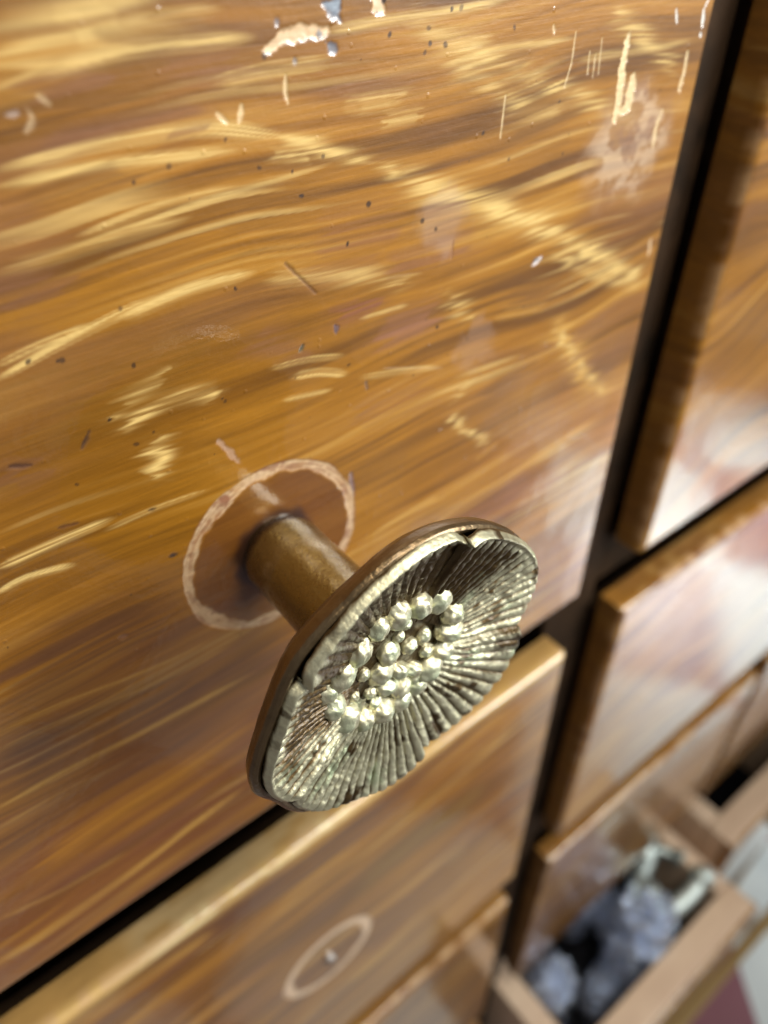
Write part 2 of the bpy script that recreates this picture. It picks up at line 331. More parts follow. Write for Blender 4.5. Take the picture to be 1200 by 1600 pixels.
# ---- the near drawer
P_, T_ = PALE, TAN
S1 = [  # pixel polylines on the face, width mm, strength, colour, kind
 ([(-10, 265), (180, 222), (330, 203), (450, 212)], 1.5, 1.1, P_, 'solid'),
 ([(430, 212), (560, 245), (620, 275)], 1.6, .8, P_, 'dash'),
 ([(-10, 292), (150, 258), (370, 232)], 1.2, 1.0, P_, 'solid'),
 ([(420, 240), (490, 246)], 1.3, .6, P_, 'dash'),
 ([(600, 270), (700, 305), (830, 345), (900, 382), (1005, 442)], 3.4, .8, P_, 'dash'),
 ([(760, 322), (830, 345), (900, 382), (1005, 440)], 1.6, .85, P_, 'dash'),
 ([(860, 395), (930, 430), (1000, 447)], 2.0, .6, P_, 'dash'),
 ([(730, 55), (770, 90), (860, 130), (900, 150), (1000, 190)], 2.6, .75, P_, 'dash'),
 ([(700, 90), (760, 130), (820, 170), (880, 170)], 2.6, .55, P_, 'dash'),
 ([(950, 20), (1000, 50), (1060, 110)], 2.4, .7, P_, 'dash'),
 ([(640, 20), (690, 60), (760, 90)], 3.0, .45, P_, 'dash'),
 ([(862, 500), (885, 545), (910, 580), (948, 620)], 3.6, .85, T_, 'band'),
 ([(868, 510), (900, 560), (945, 618)], 1.5, .7, P_, 'dash'),
 ([(780, 490), (850, 480)], 2.0, .5, T_, 'dash'),
 ([(690, 465), (735, 500)], 3.0, .6, P_, 'dash'),
 ([(700, 650), (730, 675), (765, 690)], 1.5, .8, P_, 'dash'),
 ([(705, 628), (735, 595)], 1.4, .6, P_, 'dash'),
 ([(455, 590), (500, 582), (545, 585)], 1.5, .8, P_, 'solid'),
 ([(560, 590), (630, 578), (690, 572)], 1.2, .7, P_, 'solid'),
 ([(420, 575), (480, 562), (540, 556)], 1.0, .75, P_, 'solid'),
 ([(440, 625), (520, 608)], 1.0, .5, P_, 'solid'),
 ([(180, 645), (220, 615), (262, 585)], 2.2, .85, P_, 'dash'),
 ([(190, 670), (260, 625), (345, 612)], 1.9, .9, P_, 'dash'),
 ([(232, 690), (262, 715), (240, 745)], 2.8, .8, P_, 'dash'),
 ([(-10, 595), (80, 545), (190, 490), (260, 462)], 1.5, .8, P_, 'solid'),
 ([(-10, 575), (60, 540), (150, 505)], 1.1, .7, P_, 'solid'),
 ([(180, 500), (300, 450), (400, 425)], 1.6, .8, P_, 'solid'),
 ([(120, 370), (250, 320), (380, 290)], 1.3, .55, P_, 'solid'),
 ([(200, 360), (330, 310), (520, 255)], 1.0, .45, P_, 'solid'),
 ([(-10, 430), (130, 390), (300, 340)], 1.6, .45, P_, 'solid'),
 ([(-10, 130), (60, 60), (160, 20), (260, 5)], 3.6, .6, P_, 'band'),
 ([(60, 125), (200, 80), (400, 55)], 1.8, .7, P_, 'solid'),
 ([(120, 50), (200, 20)], 3.0, .6, P_, 'band'),
 ([(130, 50), (260, 20), (350, 10)], 1.3, .5, P_, 'solid'),
 ([(500, 50), (620, 30), (800, 0)], 1.3, .75, P_, 'solid'),
 ([(330, 130), (420, 105), (520, 92)], 2.4, .6, P_, 'solid'),
 ([(540, 165), (640, 150)], 1.8, .5, P_, 'dash'),
 ([(560, 165), (610, 155)], 1.6, .5, P_, 'dash'),
 ([(600, 190), (660, 178)], 1.5, .5, P_, 'dash'),
 ([(690, 100), (800, 75), (900, 60)], 1.2, .5, P_, 'solid'),
 ([(900, 95), (1000, 80), (1080, 60)], 1.4, .4, P_, 'solid'),
 ([(420, 430), (560, 430), (650, 440)], 2.2, .5, P_, 'dash'),
 ([(640, 350), (760, 320)], 4.0, .4, T_, 'band'),
 ([(560, 500), (640, 475)], .8, .5, P_, 'solid'),
 ([(-10, 890), (90, 845), (180, 808)], 1.3, .9, P_, 'solid'),
 ([(-10, 930), (40, 900), (120, 880)], 1.4, .8, P_, 'solid'),
 ([(160, 830), (240, 795), (330, 765)], .9, .6, P_, 'solid'),
 ([(-10, 1145), (120, 1090), (250, 1040), (330, 1000)], 1.3, .55, T_, 'solid'),
 ([(-10, 1175), (110, 1120), (240, 1070), (360, 1010)], 1.5, .6, T_, 'solid'),
 ([(-10, 1268), (110, 1200), (250, 1130), (400, 1050)], 1.6, .75, T_, 'solid'),
 ([(-10, 1300), (90, 1240), (200, 1190)], 1.0, .5, T_, 'solid'),
 ([(60, 1360), (150, 1290), (260, 1220), (400, 1120)], 5.0, .5, GOLD * 1.25, 'band'),
 ([(-10, 1510), (100, 1440), (210, 1360), (300, 1290), (390, 1225)], 2.4, .85, T_ * 1.05, 'solid'),
 ([(-10, 1440), (100, 1390), (200, 1330)], 1.4, .35, T_, 'solid'),
 ([(560, 850), (640, 800), (700, 775)], 1.2, .7, T_, 'solid'),
 ([(640, 845), (760, 765), (860, 700), (950, 640)], 1.4, .75, T_ * 1.1, 'solid'),
 ([(690, 820), (780, 760), (930, 650)], .9, .6, T_, 'solid'),
 ([(590, 830), (690, 770)], .9, .6, T_, 'solid'),
 ([(740, 720), (780, 690)], 1.0, .5, T_, 'solid'),
 # dark and gold pools
 ([(60, 660), (200, 590), (330, 530)], 10, .55, np.array((.20, .085, .006)), 'band'),
 ([(60, 1010), (250, 960)], 8, .35, np.array((.13, .05, .008)), 'band'),
 ([(780, 215), (900, 205)], 6, .5, np.array((.20, .085, .010)), 'band'),
 ([(800, 470), (900, 455)], 5, .55, np.array((.20, .080, .010)), 'band'),
 ([(930, 590), (960, 560)], 7, .6, np.array((.19, .075, .010)), 'band'),
 ([(760, 620), (830, 560)], 7, .45, np.array((.18, .075, .012)), 'band'),
 ([(150, 65), (300, 45)], 3, .6, np.array((.21, .10, .018)), 'band'),
 ([(20, 320), (200, 270)], 3.5, .5, np.array((.19, .08, .014)), 'band'),
 ([(720, 120), (830, 100)], 4, .5, np.array((.22, .105, .015)), 'band'),
 # mauve washes
 ([(40, 145), (180, 115)], 2.4, .6, MAUVE * 1.1, 'band'),
 ([(60, 225), (300, 175)], 2.0, .6, MAUVE, 'band'),
 ([(250, 210), (320, 195)], 2.0, .5, MAUVE, 'band'),
 ([(260, 110), (380, 95)], 3.0, .4, MAUVE * 1.3, 'band'),
 ([(480, 380), (620, 360)], 6.0, .55, MAUVE * 1.25, 'band'),
 ([(620, 420), (760, 380)], 5.5, .6, MAUVE * 1.25, 'band'),
 ([(520, 495), (580, 475)], 2.8, .7, np.array((.24, .085, .045)), 'band'),
 ([(600, 520), (690, 490)], 4.5, .6, np.array((.30, .13, .08)), 'band'),
 ([(400, 520), (480, 560)], 4.5, .45, MAUVE * 1.1, 'band'),
 ([(560, 650), (680, 610)], 6, .45, MAUVE * 1.25, 'band'),
 ([(800, 700), (900, 640)], 6, .4, MAUVE * 1.3, 'band'),
 ([(700, 840), (880, 740)], 8, .5, np.array((.27, .11, .065)), 'band'),
 ([(-10, 480), (90, 440)], 4, .55, MAUVE, 'band'),
 ([(-10, 345), (40, 330)], 2, .5, MAUVE, 'band'),
 ([(0, 1080), (150, 1020), (300, 960)], 12, .5, MAUVE * .75, 'band'),
 ([(0, 1200), (150, 1130), (320, 1070)], 9, .55, MAUVE * .62, 'band'),
 ([(0, 1340), (150, 1230), (330, 1140)], 6, .5, MAUVE * .7, 'band'),
 ([(80, 1400), (200, 1320), (330, 1230)], 3.5, .6, MAUVE * .8, 'band'),
 ([(120, 1480), (260, 1370), (380, 1280)], 5.0, .6, MAUVE * .95, 'band'),
 ([(0, 760), (60, 730)], 6, .45, MAUVE * .9, 'band'),
]
PEACH = (.76, .53, .31); CREAM = (.80, .60, .33); BLUEG = (.14, .17, .22)
W1 = [
 ([(418, 78), (440, 62), (470, 50), (510, 48)], 1.7, PEACH, .9),
 ([(584, -4), (592, 8), (598, 16)], 1.8, PEACH, .95),
 ([(982, 55), (975, 90), (968, 150), (961, 187)], 1.9, CREAM, 1),
 ([(990, 120), (982, 165), (972, 175)], 2.4, CREAM, .9),
 ([(1075, 80), (1070, 110), (1062, 140)], 1.1, CREAM, .8),
 ([(1035, 172), (1025, 200), (1020, 230)], 1.0, CREAM, .8),
 ([(1018, 372), (1013, 400)], 1.2, PEACH, .7),
 ([(446, 120), (446, 145), (450, 160)], .5, CREAM, .7),
 ([(340, 178), (356, 192)], .5, CREAM, .7), ([(378, 165), (374, 190)], .6, CREAM, .7),
 ([(42, 205), (52, 185), (46, 172)], .7, (.62, .45, .26), .5), ([(60, 150), (78, 162)], .5, CREAM, .4), ([(14, 180), (26, 178)], .7, (.6, .5, .45), .4),
 ([(790, 150), (782, 215)], .22, CREAM, .8), ([(900, 50), (893, 100), (882, 135)], .22, CREAM, .8),
 ([(922, 80), (918, 115)], .22, CREAM, .7), ([(931, 85), (926, 120)], .22, CREAM, .7), ([(941, 60), (935, 115)], .22, CREAM, .7),
 ([(865, 40), (866, 50)], .5, CREAM, .7), ([(1057, 15), (1058, 35)], .4, (.9, .9, .85), .8),
 ([(340, 690), (358, 705), (374, 724)], 1.1, (.50, .33, .24), .55),
 
 ([(845, 403), (832, 415)], .9, (.75, .7, .72), .8),
 ([(1100, 15), (1098, 40)], .5, (.95, .95, .9), 1), ([(1107, 0), (1102, 10)], .4, (.95, .95, .9), .9), ([(1095, 52), (1095, 55)], .6, (.95, .95, .9), .9),  # near-white edge sparks: glints painted as colour
 # grey blue paint marks
 ([(505, 5), (520, 15), (530, 30)], 1.3, BLUEG, .85), ([(530, 0), (524, 20)], 1.0, BLUEG, .85), ([(512, 8), (528, 4)], 1.0, (.25, .30, .36), .8),
 ([(516, 70), (523, 78)], 1.5, BLUEG, .85), ([(499, 50), (500, 56)], .8, BLUEG, .8), ([(433, 33), (434, 34)], .7, BLUEG, .7), ([(460, 92), (461, 95)], .7, BLUEG, .6),
 ([(548, 740), (552, 775)], 1.0, (.20, .15, .17), .7),
 # dark scars
 ([(446, 412), (470, 435), (494, 458)], .45, (.12, .05, .02), .7), ([(139, 675), (128, 700)], .5, (.04, .02, .015), .8),
 ([(16, 730), (48, 727)], .5, (.05, .02, .015), .8), ([(92, 825), (120, 818)], .5, (.06, .02, .01), .7), ([(233, 798), (243, 795)], .5, (.04, .02, .01), .8),
 ([(708, 378), (706, 405)], .4, (.25, .12, .06), .7), ([(266, 870), (276, 867)], .7, (.02, .02, .025), .9), ([(524, 510), (526, 520)], 1.0, (.09, .07, .10), .8),
 ([(468, 550), (474, 540)], .8, (.05, .07, .05), .8), ([(840, 405), (834, 408)], .6, (.03, .03, .03), .9), ([(572, 597), (574, 608)], .6, (.10, .07, .06), .6),
 ([(190, 995), (196, 994)], .9, (.22, .10, .05), .8), ([(600, 575), (690, 575)], .15, (.6, .45, .3), .3),
]
SPK = [(457, 268), (505, 244), (471, 306), (264, 260), (209, 285), (405, 262), (368, 451), (352, 218), (804, 43), (874, 159), (672, 68), (664, 82), (755, 208), (609, 54), (670, 44), (696, 70), (188, 482), (97, 563), (209, 571), (171, 656), (240, 675), (213, 694), (120, 757), (795, 249), (576, 319), (543, 381), (681, 358), (660, 345), (730, 530), (683, 511), (352, 627), (90, 564), (44, 565), (600, 0), (590, 20), (413, 88), (706, 14), (721, 12), (545, 570)]

def paint_near(X, Z):
    C, zw = paint_base(X, Z, 5)
    # amber stain of the original glaze left of the ring; darker red-brown towards the lower left corner
    sn = fbm(X / 30, zw / 5, 401, 4)
    f = np.exp(-((np.hypot((X + 24) / 30, (Z - 33) / 15)) ** 2)) * ss(.3, .6, sn + .15)
    C = mixc(C, (.190, .072, .002), .85 * f)
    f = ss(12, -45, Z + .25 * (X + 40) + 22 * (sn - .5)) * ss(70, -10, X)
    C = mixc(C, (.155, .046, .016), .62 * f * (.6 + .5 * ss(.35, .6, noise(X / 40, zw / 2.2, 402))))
    C = strokes(C, X, Z, zw, S1, 5)
    W = np.zeros(X.shape)
    # crackled varnish near the right edge, its pale glare painted into the colour
    px, pz = unproject(985, 225)
    d = np.hypot((X - px) / 16, (Z - pz) / 13) + .55 * (fbm(X / 7, Z / 7, 61, 4) - .5)
    f = ss(.95, .45, d); tone = fbm(X / 4, Z / 2.5, 63, 4)
    cc = np.array((.36, .20, .09)) * (1 - ss(.4, .6, tone)[..., None]) + np.array((.58, .41, .27)) * ss(.4, .6, tone)[..., None]
    cc = cc * (1 - .7 * ss(.60, .72, fbm(X / 5, Z / 5, 66, 3))[..., None]) + np.array((.26, .15, .11)) * .7 * ss(.60, .72, fbm(X / 5, Z / 5, 66, 3))[..., None]
    C = C * (1 - .7 * f[..., None]) + cc * .7 * f[..., None]; W = W + .15 * f * ss(.45, .6, fbm(X / 2.5, Z / 2.5, 69, 3))
    # greyish patches
    for (qx, qy, r, s) in ((690, 352, 6.5, .28), (745, 540, 7, .2)):
        ax, az = unproject(qx, qy); d = np.hypot(X - ax, Z - az) / r + .8 * (fbm(X / 3, Z / 3, 68, 3) - .5)
        C = mixc(C, (.46, .33, .27), ss(1.0, .5, d) * s)
    C, W = wear_glint_strokes(C, W, X, Z, W1, 5)
    # specks
    rng = np.random.default_rng(3)
    pts = [(*unproject(x, y), rng.uniform(.28, .5)) for x, y in SPK] + [(rng.uniform(-80, 100), rng.uniform(-75, 88), rng.uniform(.08, .24) ** 1.0) for _ in range(90)]
    xs = X[:, 0]; zs = Z[0]
    for x, z, r in pts:
        i0, i1 = np.searchsorted(xs, [x - 1.2, x + 1.2]); j0, j1 = np.searchsorted(zs, [z - 1.2, z + 1.2])
        if i1 <= i0 or j1 <= j0: continue
        sx = X[i0:i1, j0:j1]; sz = Z[i0:i1, j0:j1]
        an = rng.uniform(0, 3.1); u = (sx - x) * math.cos(an) + (sz - z) * math.sin(an); v = -(sx - x) * math.sin(an) + (sz - z) * math.cos(an)
        f = ss(1.25, .7, np.hypot(u / r, v / (r * rng.uniform(.6, 1))))
        C[i0:i1, j0:j1] = mixc(C[i0:i1, j0:j1], (.035, .016, .008), f * rng.uniform(.6, .95))
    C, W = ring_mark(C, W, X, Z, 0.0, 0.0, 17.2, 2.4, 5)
    # dark ring where the stem meets the face
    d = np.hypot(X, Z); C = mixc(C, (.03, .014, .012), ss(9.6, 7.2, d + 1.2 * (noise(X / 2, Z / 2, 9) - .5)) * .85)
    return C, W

S2 = [
 ([(300, 1470), (430, 1390), (560, 1290), (680, 1190)], 9, .8, MAUVE * .62, 'band'),
 ([(250, 1560), (400, 1460), (520, 1370)], 5, .4, GOLD * 1.2, 'band'),
 ([(550, 1390), (640, 1320), (760, 1230)], 14, .75, np.array((.25, .13, .012)), 'band'),
 ([(420, 1440), (560, 1340), (700, 1230), (800, 1140)], 3.0, .6, TAN, 'band'),
 ([(600, 1300), (720, 1210), (820, 1110)], 3.0, .5, TAN, 'solid'),
 ([(120, 1600), (250, 1510), (330, 1460)], 3, .6, TAN * 1.1, 'band'),
 ([(620, 1540), (760, 1420), (830, 1350)], 9, .4, MAUVE * 1.2, 'band'),
 ([(700, 1130), (880, 1010)], 6, .5, TAN * 1.05, 'band'),
]
def paint_second(X, Z):
    C, zw = paint_base(X, Z, 31)
    C = strokes(C, X, Z, zw, S2, 31)
    W = np.zeros(X.shape)
    C, W = ring_mark(C, W, X, Z, -0.7, -195.0, 17.0, 3.6, 31, 1.0, .1)
    d = np.hypot(X + .7, Z + 195); C = mixc(C, (.80, .60, .42), .85 * np.exp(-((d - 16.6) / 1.5) ** 2))
    # top arris: light from above and a pale gloss streak painted into the colour
    f = ss(-116, -108, Z + 2.5 * (fbm(X / 9, Z / 4, 3, 3) - .5)); C = mixc(C, (.66, .43, .15), f * .85)
    f = ss(-112.5, -110.5, Z) * ss(-60, -45, X) * ss(30, 0, X) * ss(.3, .55, fbm(X / 9, Z / 1.5, 6, 3)); C = mixc(C, (.84, .70, .40), f * .6)
    return C, W
def paint_far(seed, swirl=0.0):
    def f(X, Z):
        ph = swirl * 16 * (noise(X / 34, Z / 30, seed + 50) - .5) + swirl * 7 * np.sin(X / 17.0)
        C, zw = paint_base(X + swirl * 10 * (noise(X / 20, Z / 20, seed + 51) - .5), Z * .8 + ph, seed)
        return C, np.zeros(X.shape)
    return f

# ------------------------------------------------------------------ floor
m, t, b = new_mat('red_white_tiles')
tc = N(t, 'ShaderNodeTexCoord'); mp = N(t, 'ShaderNodeMapping'); ck = N(t, 'ShaderNodeTexChecker', Scale=1.0)
mp.inputs['Scale'].default_value = (1 / .30, 1 / .30, 0); mp.inputs['Location'].default_value = (.733, .437, .5)
mp.inputs['Rotation'].default_value = (0, 0, math.radians(-52))
t.links.new(tc.outputs['Object'], mp.inputs[0]); t.links.new(mp.outputs[0], ck.inputs['Vector'])
ck.inputs['Color1'].default_value = (.80, .83, .81, 1); ck.inputs['Color2'].default_value = (.31, .13, .15, 1)
nf = N(t, 'ShaderNodeTexNoise', Scale=14.0, Detail=5.0); t.links.new(tc.outputs['Object'], nf.inputs['Vector'])
mrn = N(t, 'ShaderNodeMapRange'); mrn.inputs['To Min'].default_value = .82; mrn.inputs['To Max'].default_value = 1.1
t.links.new(nf.outputs['Fac'], mrn.inputs['Value'])
vs = N(t, 'ShaderNodeVectorMath', operation='SCALE'); t.links.new(ck.outputs['Color'], vs.inputs[0]); t.links.new(mrn.outputs[0], vs.inputs['Scale'])
t.links.new(vs.outputs[0], b.inputs['Base Color']); b.inputs['Roughness'].default_value = .3
FZ = -900.0
fl = link_mesh('floor', mesh_from('floor', [(-6000, -6000, FZ), (6000, -6000, FZ), (6000, 1500, FZ), (-6000, 1500, FZ)], [(0, 1, 2, 3)], False), m)
tag(fl, 'red and white checked tile floor', 'floor', kind='structure')

# ------------------------------------------------------------------ box helper
import bmesh
def box_bm(bm, x0, x1, y0, y1, z0, z1):
    v = [bm.verts.new((x * MM, y * MM, z * MM)) for x in (x0, x1) for y in (y0, y1) for z in (z0, z1)]
    for q in ((0, 1, 3, 2), (4, 6, 7, 5), (0, 4, 5, 1), (2, 3, 7, 6), (0, 2, 6, 4), (1, 5, 7, 3)): bm.faces.new([v[i] for i in q])
def box(name, dims, mat, parent=None, bev=1.0, seg=3):
    bm = bmesh.new(); box_bm(bm, *dims)
    if bev: bmesh.ops.bevel(bm, geom=bm.edges[:], offset=bev * MM, segments=seg, profile=.6, affect='EDGES')
    bmesh.ops.recalc_face_normals(bm, faces=bm.faces[:])
    me = bpy.data.meshes.new(name); bm.to_mesh(me); bm.free()
    me.polygons.foreach_set('use_smooth', [True] * len(me.polygons))
    o = link_mesh(name, me, mat, parent)
    try:
        md = None
        me.set_sharp_from_angle(angle=math.radians(35))
    except Exception: pass
    return o

# ------------------------------------------------------------------ cabinet frame
XL0, XL1, XR0, XR1 = -103.0, 103.0, 133.0, 329.0
root = empty('drawer_cabinet', (118, 30, -900))
tag(root, 'varnished brown wooden cabinet of overlapping drawer fronts with dark gaps between them', 'cabinet')
def fr(name, d):  # frame member in world mm
    x0, x1, y0, y1, z0, z1 = d
    return box(name, (x0 - 118, x1 - 118, y0 - 30, y1 - 30, z0 + 900, z1 + 900), MAT_DARK, root, 1.0)
for xa, xb in ((-133, -106), (105, 131), (331, 340), (548, 572)): fr('stile', (xa, xb, 12.5, 60, -880, 330))
for za, zb in ((95, 112), (-107, -85), (-302, -280), (-497, -475), (-692, -670)):
    for xa, xb in ((-105.8, 104.8), (131.2, 330.8), (340.2, 547.8)): fr('rail', (xa, xb, 60.5 if zb == -475 else 14.5, 66, za, zb))
fr('back_panel', (-133, 572, 330, 336, -880, 330))
fr('top_board', (-140, 579, 10, 336, 331, 346))
fr('plinth', (-133, 572, 12, 330, -900, -880.5))

# ------------------------------------------------------------------ drawers
def drawer(label, x0, x1, z0, z1, step, painter):
    cx, cz = (x0 + x1) / 2, (z0 + z1) / 2
    r = empty('drawer', (cx - 118, -30, cz + 900), root); r['label'] = label
    me = panel_mesh('front_panel', x0, x1, z0, z1, step, depth=10.5 if x0 > 0 else 10.0, painter=painter, cx=cx, cz=cz)
    fp = link_mesh('front_panel', me, MAT_PANEL, r)
    hx, hz = (x1 - x0) / 2 - 8, (z1 - z0) / 2 - 8
    # the box behind the front
    bm = bmesh.new()
    box_bm(bm, -hx, -hx + 8, 14.2, 300, -hz, hz - 10); box_bm(bm, hx - 8, hx, 14.2, 300, -hz, hz - 10)
    box_bm(bm, -hx + 8.1, hx - 8.1, 14.2, 22, -hz, hz - 10); box_bm(bm, -hx + 8.1, hx - 8.1, 292, 300, -hz, hz - 10)
    box_bm(bm, -hx + 8.1, hx - 8.1, 22.1, 291.9, -hz + 4, -hz + 8)
    me = bpy.data.meshes.new('drawer_box'); bm.to_mesh(me); bm.free()
    link_mesh('drawer_box', me, MAT_BOX, r)
    return r
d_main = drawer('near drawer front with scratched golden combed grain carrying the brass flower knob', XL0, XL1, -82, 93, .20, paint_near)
d_low = drawer('drawer below the brass knob, knob missing, pale worn ring around a screw end', XL0, XL1, -277, -110, .42, paint_second)
d_low2 = drawer('brown drawer under the one with the empty ring mark, mostly out of frame', XL0, XL1, -472, -305, 1.2, paint_far(57))
d_r1 = drawer('upper right drawer front with swirling knotty brown grain beside the near drawer', XR0, XR1, -82, 93, .7, paint_far(71, 1.0))
d_r2 = drawer('right middle drawer front reflecting the pale floor below the swirling one', XR0, XR1, -277, -110, .9, paint_far(83, .3))
d_r3 = drawer('right lower drawer front above the open drawer of plastic bags', XR0, XR1, -472, -305, 1.2, paint_far(95))
drawer('right column drawer front cropped by the photo edge', 342, 540, -472, -305, 2, paint_far(99))
drawer('drawer front in the third column, out at the photo edge', 342, 540, -277, -110, 2, paint_far(101))
drawer('bottom drawer front', XL0, XL1, -667, -500, 2, paint_far(103)); drawer('bottom drawer front', XL0, XL1, -862, -695, 2, paint_far(105))
drawer('bottom drawer front', XR0, XR1, -862, -695, 2, paint_far(107)); drawer('bottom drawer front', 342, 540, -862, -695, 2, paint_far(109))
def open_drawer(label, x0, x1, out, z0, z1, seed, fw=25, lw=17, rw=14):
    cx, cz = (x0 + x1) / 2, (z0 + z1) / 2
    r = empty('drawer', (cx - 118, -out - 30, cz + 900), root); r['label'] = label
    link_mesh('front_panel', panel_mesh('front_panel', x0, x1, z0, z1, 2, depth=9.0, painter=paint_far(seed), cx=cx, cz=cz), MAT_PANEL, r)
    a, b_, h0, h1 = x0 - cx + 1, x1 - cx - 1, z0 - cz + 6, z1 - cz
    box('inner_front', (x0 - cx + .5, x1 - cx - .5, 3.0, fw, z0 - cz + .5, h1 + .8), MAT_TRAY, r, 2.0)
    box('side_board', (a, a + lw, fw + .1, 290, h0, h1), MAT_TRAY, r, 2.0)
    box('side_board', (b_ - rw, b_, fw + .1, 290, h0, h1), MAT_TRAY, r, 2.0)
    box('back_board', (a + lw + .1, b_ - rw - .1, 280, 290, h0, h1), MAT_TRAY, r, 2.0)
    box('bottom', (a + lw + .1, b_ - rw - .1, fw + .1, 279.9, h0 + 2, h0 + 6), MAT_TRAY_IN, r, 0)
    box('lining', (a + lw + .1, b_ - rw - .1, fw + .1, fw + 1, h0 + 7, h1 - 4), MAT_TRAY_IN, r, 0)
    return r
open_drawer('open drawer with tan rims holding clear plastic bags and a silvery fitting', 126, 317, 74, -660, -500, 111)
open_drawer('slightly open drawer with tan rims and black inside', 341, 540, 38, -660, -500, 113)

# screw end where the second knob is missing
mS, t, b = new_mat('dull_steel'); b.inputs['Metallic'].default_value = .9; b.inputs['Base Color'].default_value = (.55, .52, .50, 1); b.inputs['Roughness'].default_value = .35
def lathe(name, prof, mat, parent, n=96, warp=None, loc=(0, 0, 0), closed=True):
    th = np.linspace(0, 2 * np.pi, n, endpoint=False); P = np.array(prof, dtype=float)
    Th, R = np.meshgrid(th, P[:, 0], indexing='ij'); Yv = np.broadcast_to(P[:, 1], R.shape).copy()
    if warp: R, Yv = warp(Th, R, Yv)
    V = np.stack([R * np.cos(Th), Yv, R * np.sin(Th)], -1).reshape(-1, 3)
    me = mesh_from(name, V, grid_faces(n, len(P), True))
    o = link_mesh(name, me, mat, parent); o.location = [c * MM for c in loc]
    return o
lathe('screw_end', [(.01, -1.8), (1.2, -1.8), (1.8, -1.4), (1.9, -1), (1.8, -.5), (2.0, 0), (2.0, 1)], mS, d_low, 24, loc=(-.7, 0, -1.5))

# ------------------------------------------------------------------ brass flower knob
def brass(name, base, dark, green, rough=.32, spark=1.0, metal=.92):
    m, t, b = new_mat(name)
    tc = N(t, 'ShaderNodeTexCoord'); cv = N(t, 'ShaderNodeAttribute', attribute_name='tarnish_shade')
    n1 = N(t, 'ShaderNodeTexNoise', Scale=170.0, Detail=5.0, Roughness=.6); n2 = N(t, 'ShaderNodeTexNoise', Scale=900.0, Detail=4.0, Roughness=.7)
    n3 = N(t, 'ShaderNodeTexNoise', Scale=110.0, Detail=3.0)
    n4 = N(t, 'ShaderNodeTexVoronoi', Scale=1500.0)
    for n in (n1, n2, n3, n4): t.links.new(tc.outputs['Object'], n.inputs['Vector'])
    r3 = N(t, 'ShaderNodeMapRange'); r3.inputs['From Min'].default_value = .56; r3.inputs['From Max'].default_value = .68; r3.inputs['To Max'].default_value = .75
    t.links.new(n3.outputs['Fac'], r3.inputs['Value'])
    mg = N(t, 'ShaderNodeMix', data_type='RGBA'); mg.inputs[6].default_value = (*base, 1); mg.inputs[7].default_value = (*green, 1)
    t.links.new(r3.outputs[0], mg.inputs[0])
    # tarnish in the grooves and in blotches; on the petals also painted dark reflections
    ad = N(t, 'ShaderNodeMath', operation='ADD'); t.links.new(cv.outputs['Fac'], ad.inputs[0]); t.links.new(n1.outputs['Fac'], ad.inputs[1])
    rd = N(t, 'ShaderNodeMapRange'); rd.inputs['From Min'].default_value = .56; rd.inputs['From Max'].default_value = .92; rd.inputs['To Max'].default_value = 1.0
    t.links.new(ad.outputs[0], rd.inputs['Value'])
    md = N(t, 'ShaderNodeMix', data_type='RGBA'); md.inputs[7].default_value = (*dark, 1)
    t.links.new(rd.outputs[0], md.inputs[0]); t.links.new(mg.outputs[2], md.inputs[6])
    t.links.new(md.outputs[2], b.inputs['Base Color'])
    b.inputs['Metallic'].default_value = metal
    rr = N(t, 'ShaderNodeMapRange'); rr.inputs['To Min'].default_value = rough * .6; rr.inputs['To Max'].default_value = rough * 1.6
    t.links.new(n2.outputs['Fac'], rr.inputs['Value']); t.links.new(rr.outputs[0], b.inputs['Roughness'])
    b1 = N(t, 'ShaderNodeBump'); b1.inputs['Strength'].default_value = .55 * spark; b1.inputs['Distance'].default_value = .00025
    b2 = N(t, 'ShaderNodeBump'); b2.inputs['Strength'].default_value = .6 * spark; b2.inputs['Distance'].default_value = .00006
    b3 = N(t, 'ShaderNodeBump'); b3.inputs['Strength'].default_value = .35 * spark; b3.inputs['Distance'].default_value = .0006
    t.links.new(n2.outputs['Fac'], b1.inputs['Height']); t.links.new(n4.outputs['Distance'], b2.inputs['Height']); t.links.new(n1.outputs['Fac'], b3.inputs['Height'])
    t.links.new(b3.outputs[0], b1.inputs['Normal']); t.links.new(b1.outputs[0], b2.inputs['Normal']); t.links.new(b2.outputs[0], b.inputs['Normal'])
    b.inputs['Coat Weight'].default_value = .35; b.inputs['Coat Roughness'].default_value = .2
    t.links.new(b3.outputs[0], b.inputs['Coat Normal'])
    return m
MAT_FACE = brass('tarnished_silvery_brass', (.60, .57, .39), (.085, .052, .018), (.60, .78, .48), .44, 1.0, .85)
MAT_BEAD = brass('rubbed_bead_metal', (.70, .66, .46), (.12, .07, .022), (.64, .88, .58), .44, 1.8, .85)
MAT_STEM = brass('lacquered_brown_brass', (.21, .14, .036), (.10, .055, .014), (.46, .38, .24), .26, .9, .85)
MAT_STEM.node_tree.nodes['Principled BSDF'].inputs['Coat Weight'].default_value = .9; MAT_STEM.node_tree.nodes['Principled BSDF'].inputs['Coat Roughness'].default_value = .16
MAT_CUP = brass('dark_brown_brass', (.16, .105, .05), (.04, .026, .014), (.30, .26, .18), .30, .8, .85)

